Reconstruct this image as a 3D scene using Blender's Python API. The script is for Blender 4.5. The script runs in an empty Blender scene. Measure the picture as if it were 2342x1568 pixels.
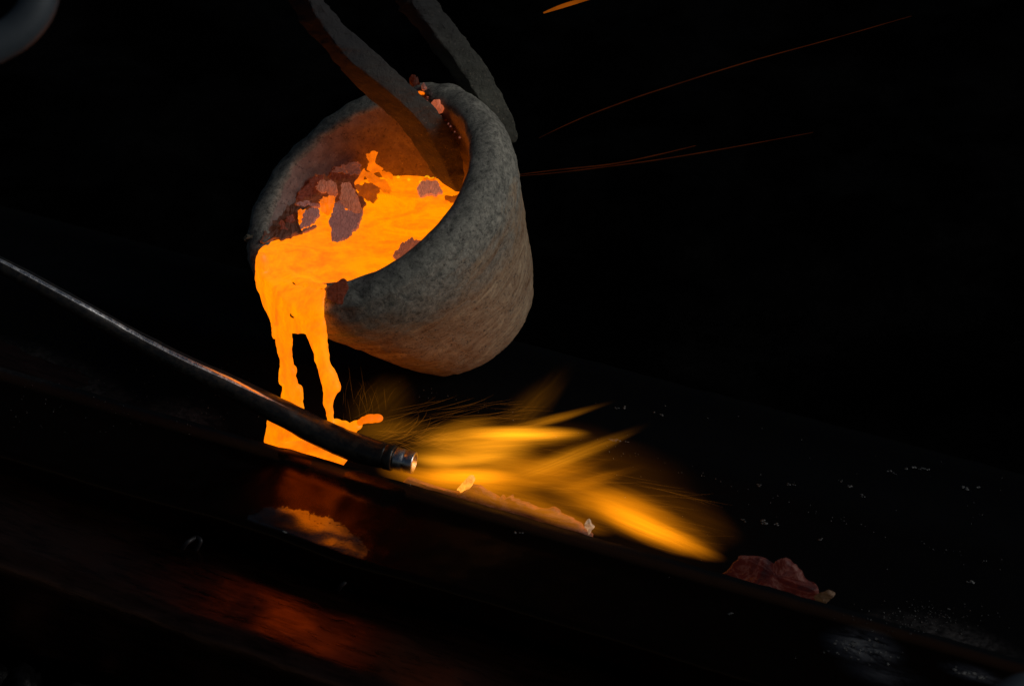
import bpy, bmesh, math, random
import numpy as np
from mathutils import Vector, Matrix, noise
from mathutils.bvhtree import BVHTree
from mathutils.geometry import tessellate_polygon
R = math.radians
random.seed(7)
scene = bpy.context.scene
col = scene.collection

# ------------------------------------------------------------------ camera, sky, sun, exposure
PITCH = R(35)
C0 = Vector((0, 0, 0.050))
RIGHT = Vector((1, 0, 0)); UP = Vector((0, math.sin(PITCH), math.cos(PITCH))); BACK = Vector((0, -math.cos(PITCH), math.sin(PITCH)))
D = 1.5
EYE = C0 + BACK * D
F = 95 / 36 * 2342          # focal length in units of the tracing grid (2342 x 1568)
S = D / F                   # metres per grid unit at distance D
cam = bpy.data.cameras.new('camera'); cam_o = bpy.data.objects.new('camera', cam); col.objects.link(cam_o)
cam_o.location = EYE; cam_o.rotation_euler = (math.pi / 2 - PITCH, 0, 0)
cam.lens = 95; cam.sensor_width = 36; cam.clip_start = 0.05; cam.clip_end = 200
cam.dof.use_dof = True; cam.dof.focus_distance = 1.5; cam.dof.aperture_fstop = 9.0
scene.camera = cam_o

w = bpy.data.worlds.new('World'); scene.world = w; w.use_nodes = True
nt = w.node_tree; sky = nt.nodes.new('ShaderNodeTexSky'); sky.sky_type = 'NISHITA'; sky.sun_disc = False
SUN_EL, SUN_AZ = R(32), R(112)     # azimuth clockwise from +Y
sky.sun_elevation = SUN_EL; sky.sun_rotation = SUN_AZ
bg = nt.nodes['Background']; bg.inputs['Strength'].default_value = 0.0085
nt.links.new(sky.outputs[0], bg.inputs[0])
sun = bpy.data.lights.new('sun', 'SUN'); sun.energy = 0.92; sun.angle = R(35); sun.color = (1, .97, .92)
sun_o = bpy.data.objects.new('sun', sun); col.objects.link(sun_o)
sd = Vector((math.sin(SUN_AZ) * math.cos(SUN_EL), math.cos(SUN_AZ) * math.cos(SUN_EL), math.sin(SUN_EL)))
sun_o.rotation_euler = sd.to_track_quat('Z', 'Y').to_euler()
vs = scene.view_settings; vs.view_transform = 'Standard'; vs.look = 'None'; vs.exposure = 0; vs.gamma = 1
scene.cycles.use_denoising = True
scene.cycles.volume_step_rate = 0.6
scene.cycles.max_bounces = 8
scene.cycles.transparent_max_bounces = 32
scene.cycles.sample_clamp_indirect = 3

# ------------------------------------------------------------------ helpers
def ray(u, v):
    return ((u - 1171) / F * RIGHT + (784 - v) / F * UP - BACK)
def P(u, v, d=0.0):                      # point at camera depth D - d
    return EYE + ray(u, v) * (D - d)
def on_plane(u, v, p0, n):
    r = ray(u, v); return EYE + r * ((p0 - EYE).dot(n) / r.dot(n))
def crop1(x, y): return ((580 + x / 2.851) * .9148, (150 + y / 2.851) * .9148)
def crop6(x, y): return ((600 + x / 2.9275) * .9148, (y / 2.9275) * .9148)
def crop7(x, y): return ((1700 + x / 2.5535) * .9148, (1100 + y / 2.5535) * .9148)

def mesh_obj(name, bm_or_data, mat, parent=None, smooth=True):
    me = bpy.data.meshes.new(name)
    if isinstance(bm_or_data, tuple):
        me.from_pydata(*bm_or_data)
    else:
        bmesh.ops.recalc_face_normals(bm_or_data, faces=bm_or_data.faces)
        bm_or_data.to_mesh(me); bm_or_data.free()
    me.materials.append(mat)
    if smooth:
        me.polygons.foreach_set('use_smooth', [True] * len(me.polygons))
    o = bpy.data.objects.new(name, me); col.objects.link(o)
    if parent: o.parent = parent
    return o
def crisp(o, deg=32):
    o.data.set_sharp_from_angle(angle=R(deg)); return o
def empty(name, loc=(0, 0, 0)):
    o = bpy.data.objects.new(name, None); col.objects.link(o); o.location = loc
    bpy.context.view_layer.update()
    return o
def adopt(o, parent):
    o.parent = parent; o.matrix_parent_inverse = Matrix.Translation(-Vector(parent.location))
def tag(o, label, cat, group=None):
    o['label'] = label; o['category'] = cat
    if group: o['group'] = group
    return o
def recentre(o, at=None):
    me = o.data
    c = Vector(at) if at is not None else sum((v.co for v in me.vertices), Vector()) / max(1, len(me.vertices))
    me.transform(Matrix.Translation(-c)); o.location = c
    return o
def catmull(pts, n):
    pts = [tuple(p) for p in pts]; out = []
    P_ = [np.array(p, float) for p in pts]
    P_ = [2 * P_[0] - P_[1]] + P_ + [2 * P_[-1] - P_[-2]]
    for i in range(1, len(P_) - 2):
        for k in range(n):
            t = k / n; a, b, c, d = P_[i - 1:i + 3]
            out.append(.5 * ((2 * b) + (-a + c) * t + (2 * a - 5 * b + 4 * c - d) * t * t + (-a + 3 * b - 3 * c + d) * t ** 3))
    out.append(P_[-2]); return [tuple(float(x) for x in q) for q in out]
def fbm(p, sc, o=4): return noise.fractal(Vector(p) * sc, 1.0, 2.0, o)

# ------------------------------------------------------------------ node helpers
class NT:
    def __init__(s, name):
        s.m = bpy.data.materials.new(name); s.m.use_nodes = True; s.t = s.m.node_tree
        s.b = s.t.nodes.get('Principled BSDF'); s.out = s.t.nodes.get('Material Output')
        s.co = s.t.nodes.new('ShaderNodeTexCoord').outputs['Object']
    def n(s, typ, **kw):
        nd = s.t.nodes.new(typ)
        for k, v in kw.items():
            if k in ('i',):
                for kk, vv in v.items():
                    if hasattr(vv, 'default_value') and hasattr(vv, 'is_linked'): s.t.links.new(vv, nd.inputs[kk])
                    else: nd.inputs[kk].default_value = vv
            else: setattr(nd, k, v)
        return nd
    def link(s, a, b): s.t.links.new(a, b)
    def mapping(s, scale=(1, 1, 1), rot=(0, 0, 0), loc=(0, 0, 0), src=None):
        return s.n('ShaderNodeMapping', i={'Vector': src or s.co, 'Scale': scale, 'Rotation': rot, 'Location': loc}).outputs[0]
    def noise(s, scale, detail=6, rough=.6, vec=None, dist=0):
        return s.n('ShaderNodeTexNoise', i={'Vector': vec or s.co, 'Scale': scale, 'Detail': detail, 'Roughness': rough, 'Distortion': dist}).outputs['Fac']
    def ramp(s, fac, stops, interp='LINEAR'):
        r = s.n('ShaderNodeValToRGB', i={'Fac': fac}); cr = r.color_ramp; cr.interpolation = interp
        while len(cr.elements) > 1: cr.elements.remove(cr.elements[-1])
        cr.elements[0].position = stops[0][0]; cr.elements[0].color = tup(stops[0][1])
        for p, c in stops[1:]:
            e = cr.elements.new(p); e.color = tup(c)
        return r.outputs['Color']
    def math(s, op, a, b=0.0, c=0.0):
        return s.n('ShaderNodeMath', operation=op, i={0: a, 1: b, 2: c}).outputs[0]
    def mix(s, fac, a, b, typ='MIX'):
        nd = s.t.nodes.new('ShaderNodeMix'); nd.data_type = 'RGBA'; nd.blend_type = typ
        for k, v in ((0, fac), (6, a), (7, b)):
            if hasattr(v, 'is_linked'): s.link(v, nd.inputs[k])
            else: nd.inputs[k].default_value = tup(v) if k else v
        return nd.outputs[2]
    def bump(s, h, strength=.5, dist=.001):
        nd = s.n('ShaderNodeBump', i={'Height': h, 'Strength': strength, 'Distance': dist}); s.link(nd.outputs[0], s.b.inputs['Normal'])
    def set(s, **kw):
        for k, v in kw.items():
            k = k.replace('_', ' ')
            if hasattr(v, 'is_linked'): s.link(v, s.b.inputs[k])
            else: s.b.inputs[k].default_value = v
def tup(c):
    if isinstance(c, (int, float)): return (c, c, c, 1)
    return tuple(c) + (1,) if len(c) == 3 else tuple(c)

# ------------------------------------------------------------------ materials
def mat_crucible():
    m = NT('fired_clay_graphite')
    big = m.noise(16, 4, .5); mid = m.noise(240, 9, .82, dist=.3); fine = m.noise(520, 5, .75)
    c = m.ramp(mid, [(.36, (.075, .075, .066)), (.48, (.25, .243, .208)), (.61, (.47, .445, .375))])
    c = m.mix(m.ramp(big, [(.35, .35), (.62, 0.0)]), c, (.14, .145, .13))
    sep = m.n('ShaderNodeSeparateXYZ', i={0: m.co}).outputs[2]
    st = m.noise(30, 6, .65, m.mapping((1, 1, 2.5)), .8)
    foot = m.ramp(m.math('ADD', m.math('MULTIPLY', sep, 9.0), m.math('MULTIPLY', st, 1.1)), [(.75, 0.0), (1.30, 1.0)])
    c = m.mix(m.math('MULTIPLY', foot, .75), c, (.38, .235, .13))  # warm foot tone, with flame glow from below painted into it
    streak = m.noise(26, 9, .8, m.mapping((1, 1, 3)), 1.6)
    c = m.mix(m.math('MULTIPLY', m.ramp(streak, [(.50, 0.0), (.62, .8)]), foot), c, (.60, .46, .30))
    c = m.mix(m.math('MULTIPLY', m.ramp(streak, [(.36, .85), (.47, 0.0)]), foot), c, (.16, .075, .035))
    c = m.mix(m.ramp(fine, [(.36, .85), (.45, 0.0)]), c, (.05, .05, .05))
    c = m.mix(m.ramp(m.noise(1100, 2, .5), [(.62, 0.0), (.72, .6)]), c, (.5, .48, .42))
    bl = m.noise(44, 9, .85, m.mapping((1, 1, 1), loc=(3.1, 0, 0)), 1.0)
    c = m.mix(m.ramp(bl, [(.60, 0.0), (.66, .8)]), c, (.06, .062, .075))
    # a hairline crack or two
    cv = m.n('ShaderNodeVectorMath', operation='ADD', i={0: m.co, 1: m.n('ShaderNodeVectorMath', operation='SCALE', i={0: m.n('ShaderNodeTexNoise', i={'Vector': m.co, 'Scale': 60., 'Detail': 5.}).outputs['Color'], 'Scale': .03}).outputs[0]}).outputs[0]
    cr = m.n('ShaderNodeTexVoronoi', feature='DISTANCE_TO_EDGE', i={'Vector': cv, 'Scale': 14.}).outputs['Distance']
    crk = m.math('MULTIPLY', m.ramp(cr, [(.0, 1.0), (.012, 0.0)]), m.ramp(m.noise(25, 3, .5), [(.58, 0.0), (.62, 1.0)]))
    m.set(Base_Color=c, Roughness=.9, Specular_IOR_Level=.2)
    m.bump(m.math('SUBTRACT', m.math('ADD', m.math('MULTIPLY', mid, 1.0), m.math('MULTIPLY', fine, .6)), 0.0), .9, .0011)
    return m.m
def mat_inner():
    m = NT('burnt_inner_clay')
    mid = m.noise(110, 7, .7); fine = m.noise(520, 4, .7)
    c = m.ramp(mid, [(.32, (.17, .13, .12)), (.5, (.27, .21, .19)), (.68, (.37, .30, .27))])
    c = m.mix(m.ramp(fine, [(.34, .7), (.44, 0.0)]), c, (.08, .055, .05))
    c = m.mix(m.ramp(m.noise(900, 2, .5), [(.66, 0.0), (.76, .7)]), c, (.6, .5, .42))
    m.set(Base_Color=c, Roughness=.9, Specular_IOR_Level=.2)
    m.bump(m.math('ADD', mid, m.math('MULTIPLY', fine, .6)), .8, .001)
    return m.m
def mat_iron(name, base, rough=.75, warm=(.3, .24, .18)):
    m = NT(name)
    a = m.noise(45, 6, .65); f = m.noise(420, 5, .7)
    c = m.ramp(a, [(.32, tuple(x * .5 for x in base)), (.62, base)])
    c = m.mix(m.ramp(f, [(.30, .8), (.44, 0.0)]), c, (.03, .03, .028))
    c = m.mix(m.ramp(m.noise(700, 2, .5), [(.64, 0.0), (.72, .5)]), c, warm)
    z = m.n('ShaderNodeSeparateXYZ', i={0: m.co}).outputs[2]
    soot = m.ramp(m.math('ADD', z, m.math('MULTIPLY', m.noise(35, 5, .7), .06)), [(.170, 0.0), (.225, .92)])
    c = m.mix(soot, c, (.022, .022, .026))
    m.set(Base_Color=c, Roughness=rough, Specular_IOR_Level=.3)
    m.bump(m.math('ADD', a, m.math('MULTIPLY', f, .9)), 1.0, .0016)
    return m.m
def mat_melt():
    m = NT('molten_bronze')
    n1 = m.noise(30, 7, .66, m.mapping((1, 1.6, .5)), 1.2); n2 = m.noise(260, 5, .75, m.mapping((1, 1, .35)))
    at = m.n('ShaderNodeAttribute', attribute_name='heat').outputs['Fac']
    v = m.math('ADD', m.math('ADD', m.math('MULTIPLY', n1, .62), m.math('MULTIPLY', n2, .30)), m.math('MULTIPLY_ADD', at, .30, -.17))
    c = m.ramp(v, [(.12, (1.0, .11, .003)), (.24, (1.0, .185, .001)), (.34, (1.0, .248, 0.0)), (.46, (1.0, .275, 0.0)), (.60, (1.0, .31, .001)), (.74, (1.0, .40, .008))])
    m.set(Base_Color=(.1, .05, .02, 1), Roughness=.5, Emission_Color=c, Emission_Strength=1.3)
    return m.m
def mat_glow(name, color, strength, base=(.2, .1, .06), noise_amt=.5, sc=200):
    m = NT(name)
    n1 = m.noise(sc, 5, .65)
    c = m.ramp(n1, [(.3, tuple(x * (1 - noise_amt) for x in color)), (.65, color)])
    m.set(Base_Color=tup(base), Roughness=.7, Emission_Color=c, Emission_Strength=strength)
    m.bump(n1, .6, .001)
    return m.m
def mat_char(name, base, glow=(0, 0, 0), gs=0.0, sc=260, stretch=(1, 1, 5), hot=.38):
    m = NT(name)
    f = m.noise(sc, 5, .7, m.mapping(stretch)); g = m.noise(sc * 1.7, 4, .7)
    c = m.ramp(f, [(.3, tuple(x * .55 for x in base)), (.6, base)])
    c = m.mix(m.ramp(g, [(.36, .7), (.46, 0.0)]), c, tuple(x * .25 for x in base))
    m.set(Base_Color=c, Roughness=.8, Specular_IOR_Level=.25)
    if gs:
        at = m.n('ShaderNodeAttribute', attribute_name='rim').outputs['Fac']
        e = m.ramp(f, [(.35, tuple(x * .4 for x in glow)), (.65, glow)])
        hr = m.ramp(m.math('MULTIPLY', at, m.math('MULTIPLY_ADD', m.noise(130, 4, .7), 2.4, -.55)), [(.45, 0.0), (1.3, 1.0)])
        m.set(Emission_Color=m.mix(m.math('MULTIPLY', hr, hot), e, (1.0, .14, .006)), Emission_Strength=gs)
    m.bump(m.math('ADD', f, m.math('MULTIPLY', g, .5)), .8, .001)
    return m.m
def mat_mould():
    m = NT('sooty_cast_iron')      # local x runs along the mould, y across, z up
    pit = m.noise(300, 6, .75); blot = m.noise(34, 9, .8, m.mapping((1, 1.3, 1)), .5)
    sx = m.n('ShaderNodeSeparateXYZ', i={0: m.co}); X_, Y_ = sx.outputs[0], sx.outputs[1]
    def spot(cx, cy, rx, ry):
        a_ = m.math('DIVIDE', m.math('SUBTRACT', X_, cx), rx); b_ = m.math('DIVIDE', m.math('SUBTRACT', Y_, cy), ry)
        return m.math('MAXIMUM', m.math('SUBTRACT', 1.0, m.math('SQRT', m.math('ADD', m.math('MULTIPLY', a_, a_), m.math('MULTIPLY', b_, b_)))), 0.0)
    # bare worn patches placed to carry the melt's reflection: shelf edge, two rim spots
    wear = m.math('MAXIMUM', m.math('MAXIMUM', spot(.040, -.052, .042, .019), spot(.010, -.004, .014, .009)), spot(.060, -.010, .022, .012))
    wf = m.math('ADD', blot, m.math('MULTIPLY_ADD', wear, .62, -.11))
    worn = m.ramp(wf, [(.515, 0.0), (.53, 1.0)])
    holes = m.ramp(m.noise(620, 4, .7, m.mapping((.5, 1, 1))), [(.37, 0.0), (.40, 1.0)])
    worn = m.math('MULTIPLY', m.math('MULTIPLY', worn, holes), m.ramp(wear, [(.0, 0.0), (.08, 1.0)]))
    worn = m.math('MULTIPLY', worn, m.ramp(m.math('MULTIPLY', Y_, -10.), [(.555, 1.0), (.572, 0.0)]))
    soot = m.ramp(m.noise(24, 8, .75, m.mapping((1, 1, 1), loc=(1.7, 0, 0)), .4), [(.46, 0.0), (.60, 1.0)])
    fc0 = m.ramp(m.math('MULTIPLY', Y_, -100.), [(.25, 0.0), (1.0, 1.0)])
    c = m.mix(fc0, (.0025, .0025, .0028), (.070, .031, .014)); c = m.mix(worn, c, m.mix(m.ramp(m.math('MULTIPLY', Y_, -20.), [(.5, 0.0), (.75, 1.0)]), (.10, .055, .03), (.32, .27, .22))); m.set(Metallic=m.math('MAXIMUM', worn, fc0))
    ash = m.ramp(m.noise(430, 4, .8), [(.66, 0.0), (.74, 1.0)])
    ashreg = m.ramp(m.noise(9, 4, .6), [(.5, 0.0), (.62, 1.0)])
    c = m.mix(m.math('MULTIPLY', m.math('MULTIPLY', ash, ashreg), .4), c, (.07, .075, .08))
    # dusty deposits lying in the channel at both ends, bright glints painted pale on the shelf
    gr = m.noise(300, 6, .8); gr2 = m.noise(60, 6, .75)
    dust = m.math('MAXIMUM', m.math('MAXIMUM', spot(-.20, .022, .10, .030), m.math('MULTIPLY', spot(-.085, .022, .035, .024), .8)), m.math('MULTIPLY', spot(.375, .022, .05, .022), .75))
    dust = m.math('MULTIPLY', m.math('MULTIPLY', dust, m.ramp(gr, [(.40, .15), (.62, 1.0)])), m.ramp(gr2, [(.36, .3), (.6, 1.0)]))
    c = m.mix(dust, c, (.16, .15, .15))
    glint = m.math('MAXIMUM', m.math('MAXIMUM', spot(.345, -.020, .026, .014), m.math('MULTIPLY', spot(.402, -.0165, .022, .006), .9)), m.math('MULTIPLY', spot(.36, -.033, .03, .012), .5))
    glint = m.math('MULTIPLY', m.ramp(m.noise(75, 9, .85, m.mapping((.45, 1.6, 1)), 1.0), [(.40, 0.0), (.56, 1.0)]), m.ramp(glint, [(.05, 0.0), (.75, 1.0)]))
    c = m.mix(glint, c, (.36, .36, .35))
    face = m.ramp(m.math('MULTIPLY', Y_, -100.), [(.0, 0.0), (.9, 1.0)])      # the outer shelf is glossier than the sooty inside
    spec = m.math('MULTIPLY_ADD', face, .46, .08)
    spec = m.math('MULTIPLY_ADD', m.math('MULTIPLY', soot, face), -.20, spec)
    dull = m.math('MAXIMUM', dust, glint)
    spec = m.math('MULTIPLY', spec, m.math('SUBTRACT', 1.0, dull))
    spec = m.math('MULTIPLY', spec, m.ramp(Y_, [(.10, 1.0), (.135, .45)]))
    rough = m.math('MULTIPLY_ADD', face, -.34, .52)
    rough = m.math('MULTIPLY_ADD', soot, .06, rough)
    rough = m.math('MULTIPLY_ADD', dull, .4, m.math('MULTIPLY_ADD', worn, -.06, rough))
    m.set(Base_Color=c, Roughness=rough, Specular_IOR_Level=spec)
    m.bump(m.math('ADD', m.math('MULTIPLY', pit, .6), m.math('MULTIPLY', blot, .5)), .12, .0005)
    return m.m
def mat_beam():
    m = NT('rusty_rolled_steel')
    g = m.noise(40, 6, .65, m.mapping((1, 6, 6)), .4); p = m.noise(14, 5, .6, m.mapping((1, 2, 1)))
    c = m.ramp(m.math('ADD', m.math('MULTIPLY', g, .5), m.math('MULTIPLY', p, .5)), [(.36, (.055, .020, .012)), (.56, (.24, .095, .055))])
    m.set(Base_Color=c, Metallic=1.0, Roughness=m.math('MULTIPLY_ADD', g, .18, .20))
    m.bump(g, .35, .0010)
    return m.m
def mat_tube():
    m = NT('blackened_steel')
    f = m.noise(300, 6, .8)
    dirt = m.ramp(f, [(.46, 0.0), (.60, 1.0)])
    at = m.n('ShaderNodeAttribute', attribute_name='highlight').outputs['Fac']
    highlight = m.ramp(m.math('ADD', at, m.math('MULTIPLY_ADD', m.noise(70, 5, .7), .5, -.25)), [(.42, 0.0), (.62, 1.0)])  # bright strip that paints a highlight along the pipe's top
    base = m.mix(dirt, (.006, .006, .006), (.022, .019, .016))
    m.set(Base_Color=m.mix(highlight, base, (.95, .95, .95)), Metallic=highlight, Roughness=m.math('MULTIPLY_ADD', highlight, -.06, m.math('MULTIPLY_ADD', dirt, .16, .30)), IOR=1.5,
          Specular_IOR_Level=m.math('MULTIPLY_ADD', dirt, -.35, .6))
    m.bump(f, .2, .0003)
    return m.m
def mat_ground():
    m = NT('sooty_ground')
    a = m.noise(9, 8, .7); f = m.noise(90, 6, .7)
    c = m.ramp(a, [(.4, (.0006, .0006, .0006)), (.7, (.0022, .002, .0018))])
    m.set(Base_Color=c, Roughness=.6, Specular_IOR_Level=m.ramp(a, [(.45, .0), (.62, .03)]))
    m.bump(f, .8, .004)
    return m.m

M_CR = mat_crucible(); M_IN = mat_inner()
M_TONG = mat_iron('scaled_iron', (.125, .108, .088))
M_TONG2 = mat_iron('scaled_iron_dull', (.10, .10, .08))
M_MELT = mat_melt()
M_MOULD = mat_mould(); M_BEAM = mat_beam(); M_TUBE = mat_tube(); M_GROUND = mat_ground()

# ------------------------------------------------------------------ crucible frame (fitted)
AZ = -2.239; CC = .672; SN = math.sqrt(1 - CC * CC)
ex, ey = math.cos(AZ), -math.sin(AZ)               # image direction of the axis, y up
A = (SN * (ex * RIGHT + ey * UP) + CC * BACK).normalized()      # mouth direction
Mx = (ey * RIGHT - ex * UP).normalized()
if Mx.dot(RIGHT) < 0: Mx = -Mx
Ny = A.cross(Mx)
if Ny.dot(UP) < 0: Ny = -Ny
M0 = P(839, 432, 0)
prof_s = [0, 60, 130, 200, 280, 360, 430, 490]
prof_r = [318, 338, 324, 297, 266, 236, 208, 178]
def r_out(s):  # s in grid units below the mouth
    return float(np.interp(s, prof_s, prof_r))
RIN = 266
def r_in(s):
    return float(np.interp(s, [0, 12, 60, 200, 330, 420, 440], [RIN, 262, 256, 236, 196, 120, 0]))
def cr(s, r, th):
    return M0 - A * (s * S) + (Mx * math.cos(th) + Ny * math.sin(th)) * (r * S)

def build_crucible():
    K = catmull(list(zip(prof_s, prof_r)), 5)
    ring = [(k[0], k[1]) for k in K if k[0] >= 34]
    # inner wall up, over the rounded lip, down the outside
    prof = [(438, 2), (436, 60), (420, 118)] + [(s, r_in(s)) for s in range(400, 20, -16)]
    lip = [(9, RIN - 2), (3, RIN), (-2, RIN + 5), (-4, RIN + 13), (-4, RIN + 26), (-1, RIN + 40), (5, RIN + 52), (14, RIN + 62), (24, RIN + 66)]
    tail = [(500, 166), (508, 145), (512, 90), (513, 2)]
    prof = prof + lip + ring + tail
    n = 160; bm = bmesh.new(); rows = []
    L = Matrix((Mx, Ny, -A)).transposed().to_4x4()       # local axes in world
    for (s, r) in prof:
        row = []
        for k in range(n):
            th = 2 * math.pi * k / n
            p = Vector((r * S * math.cos(th), r * S * math.sin(th), s * S))
            f = fbm(p, 30) * .0012 + fbm(p + Vector((9, 0, 0)), 160) * .0007
            if -5 < s < 60: f += fbm(p + Vector((3, 1, 0)), 90) * .0013
            d = Vector((math.cos(th), math.sin(th), -.5 if s < 12 else 0))
            row.append(bm.verts.new(p + d * f * (1 if r > 20 else 0)))
        rows.append(row)
    for i, (a, b) in enumerate(zip(rows, rows[1:])):
        for k in range(n):
            f = bm.faces.new((a[k], a[(k + 1) % n], b[(k + 1) % n], b[k]))
            if prof[i][0] > 14 + 9 * noise.noise(Vector((k * .25, 0, 0))) and i < 30: f.material_index = 1
    bm.faces.new(rows[0]); bm.faces.new(list(reversed(rows[-1])))
    o = mesh_obj('crucible', bm, M_CR); o.data.materials.append(M_IN)
    o.matrix_world = Matrix.Translation(M0) @ L
    tag(o, 'rough grey clay crucible tilted to pour glowing orange metal over its lip', 'crucible')
    bpy.context.view_layer.update()
    return o
crucible = build_crucible()
def bvh_of(o):
    me = o.data; mw = o.matrix_world
    return BVHTree.FromPolygons([mw @ v.co for v in me.vertices], [tuple(p.vertices) for p in me.polygons])
BV_CR = bvh_of(crucible)
def hit(bv, u, v):
    r = ray(u, v).normalized(); h = bv.ray_cast(EYE, r)
    return (h[0], h[1]) if h[0] else (None, None)

# ------------------------------------------------------------------ levels derived from the pour
hdir = Vector((A.x, A.y, 0)).normalized()            # pouring direction on the ground
down = (hdir - A * hdir.dot(A)).normalized()         # steepest direction inside the mouth plane
LIP = M0 + down * ((RIN + 22) * S)
ZM = LIP.z + .0035                                   # melt level

# trough frame: rim line of the near wall on z = 0
a0 = on_plane(0, 838, Vector((0, 0, 0)), Vector((0, 0, 1))); a1 = on_plane(1914, 1386, Vector((0, 0, 0)), Vector((0, 0, 1)))
T = (a1 - a0).normalized(); N = Vector((-T.y, T.x, 0)); RIM = on_plane(650, 1024, Vector((0, 0, 0)), Vector((0, 0, 1)))
print('T', T, 'lip n', (LIP - RIM).dot(N), 'lip', LIP, 'ZM', ZM)
YAW = math.atan2(T.y, T.x)
def TR(s, n, z): return RIM + T * s + N * n + Vector((0, 0, z))
def TP(u, v, n): return on_plane(u, v, RIM + N * n, N)   # vertical plane at offset n
def TZ(u, v, z): return on_plane(u, v, Vector((0, 0, z)), Vector((0, 0, 1)))

# ------------------------------------------------------------------ mould (channel) and beam, ground
W_IN = .076
def strip(name, prof, s0, s1, step, mat, amp=.0006, fine=120, cell=None, warp=False):
    """sweep a (n, z) profile along the trough; local axes: x along, y across, z up"""
    pts = []
    for (p, q) in zip(prof, prof[1:] + prof[:1]):
        L_ = math.dist(p, q); k = max(1, int(L_ / (cell or .003)))
        for i in range(k): pts.append((p[0] + (q[0] - p[0]) * i / k, p[1] + (q[1] - p[1]) * i / k))
    ns = int((s1 - s0) / step); V = []; Fc = []; n = len(pts)
    for i in range(ns + 1):
        x = s0 + (s1 - s0) * i / ns
        for (a, b) in pts:
            p = Vector((x, a, b)); f = fbm(p, 25, 3) * amp * 1.2 + fbm(p, fine, 3) * amp
            if warp and a < -.008: f += -.06 * (x - .040) * math.exp(-((x - .040) / .055) ** 2) * min(1, (-.008 - a) / .01)   # tilt added to the shelf to shift the melt's reflection
            V.append((x, a + f * .7, b + f))
    for i in range(ns):
        for k in range(n):
            a = i * n + k; b = i * n + (k + 1) % n
            Fc.append((a, b, b + n, a + n))
    Fc.append(tuple(range(n))); Fc.append(tuple(reversed(range(ns * n, ns * n + n))))
    bm = bmesh.new(); me = bpy.data.meshes.new('t'); me.from_pydata(V, [], Fc); bm.from_mesh(me); bpy.data.meshes.remove(me)
    o = mesh_obj(name, bm, mat)
    o.location = RIM; o.rotation_euler = (0, 0, YAW)
    bpy.context.view_layer.update()
    return o
ZB = -.029
mould_prof = [(-.059, ZB), (-.061, -.0115), (-.059, -.0092), (-.016, -.0042), (-.009, -.0018), (-.005, 0), (0, 0), (.003, -.003), (.014, -.021),
              (.020, -.024), (.040, -.024), (.048, -.021), (W_IN - .004, -.006), (W_IN - .001, -.002), (W_IN + .004, -.0006), (W_IN + .010, .0), (.136, .0), (.147, -.0014), (.154, -.0045), (.159, -.010), (.161, -.018), (.161, ZB)]
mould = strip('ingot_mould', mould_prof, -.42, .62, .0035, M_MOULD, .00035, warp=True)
tag(mould, 'long black cast iron channel mould catching the poured metal, sooty and pitted', 'mould')
beam = strip('steel_plate', [(-.128, -.09), (-.128, ZB - .003), (-.123, ZB + .004), (-.050, ZB - .002), (.10, ZB), (.105, ZB - .006), (.105, -.09)], -.6, .8, .008, M_BEAM, .0008, 50, .008)
beam.rotation_euler = (0, R(2.2), YAW); bpy.context.view_layer.update()
tag(beam, 'thick dark rusty steel plate lying under the long black mould', 'steel plate')
BV_M = bvh_of(mould)

def build_ground():
    n = 240; V = []; Fc = []
    for j in range(n + 1):
        for i in range(n + 1):
            u = (i / n) * 2 - 1; v = (j / n) * 2 - 1
            x = math.copysign(abs(u) ** 3 * 14 + abs(u) * .8, u); y = math.copysign(abs(v) ** 3 * 14 + abs(v) * .8, v) + .1
            p = Vector((x, y, 0)); k = 1 / (1 + (x * x + y * y) * .2)
            z = -.112 + (fbm(p, 6, 4) * .016 + abs(fbm(p, 16, 5)) * .012 + fbm(p, 60, 3) * .002) * k
            V.append((x, y, min(z, -.091)))
    for j in range(n):
        for i in range(n):
            a = j * (n + 1) + i; Fc.append((a, a + 1, a + n + 2, a + n + 1))
    o = mesh_obj('ground', (V, [], Fc), M_GROUND)
    o['kind'] = 'structure'; return o
build_ground()

# ------------------------------------------------------------------ molten metal (pool, lip, falling sheet), fused by a voxel remesh
def ball(bm, c, rx, ry, rz, seg=16):
    r = bmesh.ops.create_uvsphere(bm, u_segments=seg, v_segments=seg // 2 + 2, radius=1)
    for v in r['verts']: v.co = Vector((v.co.x * rx, v.co.y * ry, v.co.z * rz)) + c
def ylin(u): return float(np.interp(u, [585, 605, 645, 685, 745], [.024, .016, -.002, -.010, -.020])) - .003
def zplane_y(u, v): return on_plane(u, v, Vector((0, 0, ZM - .001)), Vector((0, 0, 1))).y
def loft(bm, stations, yfun, thick):
    rows = []
    for (v, l, r_) in stations:
        cu = (l + r_) / 2; hp = (r_ - l) / 2; th = thick(hp * S, v); row = []
        for k in range(24):
            a = 2 * math.pi * k / 24; u = cu + math.cos(a) * hp; y = yfun(u, v)
            p = on_plane(u, v, Vector((0, y, 0)), Vector((0, 1, 0)))
            row.append(bm.verts.new(p + Vector((0, math.sin(a) * th, 0))))
        rows.append(row)
    for a, b in zip(rows, rows[1:]):
        for k in range(24): bm.faces.new((a[k], a[(k + 1) % 24], b[(k + 1) % 24], b[k]))
    bm.faces.new(rows[0]); bm.faces.new(list(reversed(rows[-1])))
def interp_st(st, n=4): return [tuple(x) for x in catmull(st, n)]
def px(p):
    d = p - EYE; z = -d.dot(BACK); return (1171 + d.dot(RIGHT) / z * F, 784 - d.dot(UP) / z * F)
bm = bmesh.new()
def to_local(p):
    d = p - M0; return -d.dot(A) / S, d.dot(Mx), d.dot(Ny)
cen = M0.copy(); cen.z = ZM; cen = cen - Vector((hdir.x, hdir.y, 0)) * .012
edge = []
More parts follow.
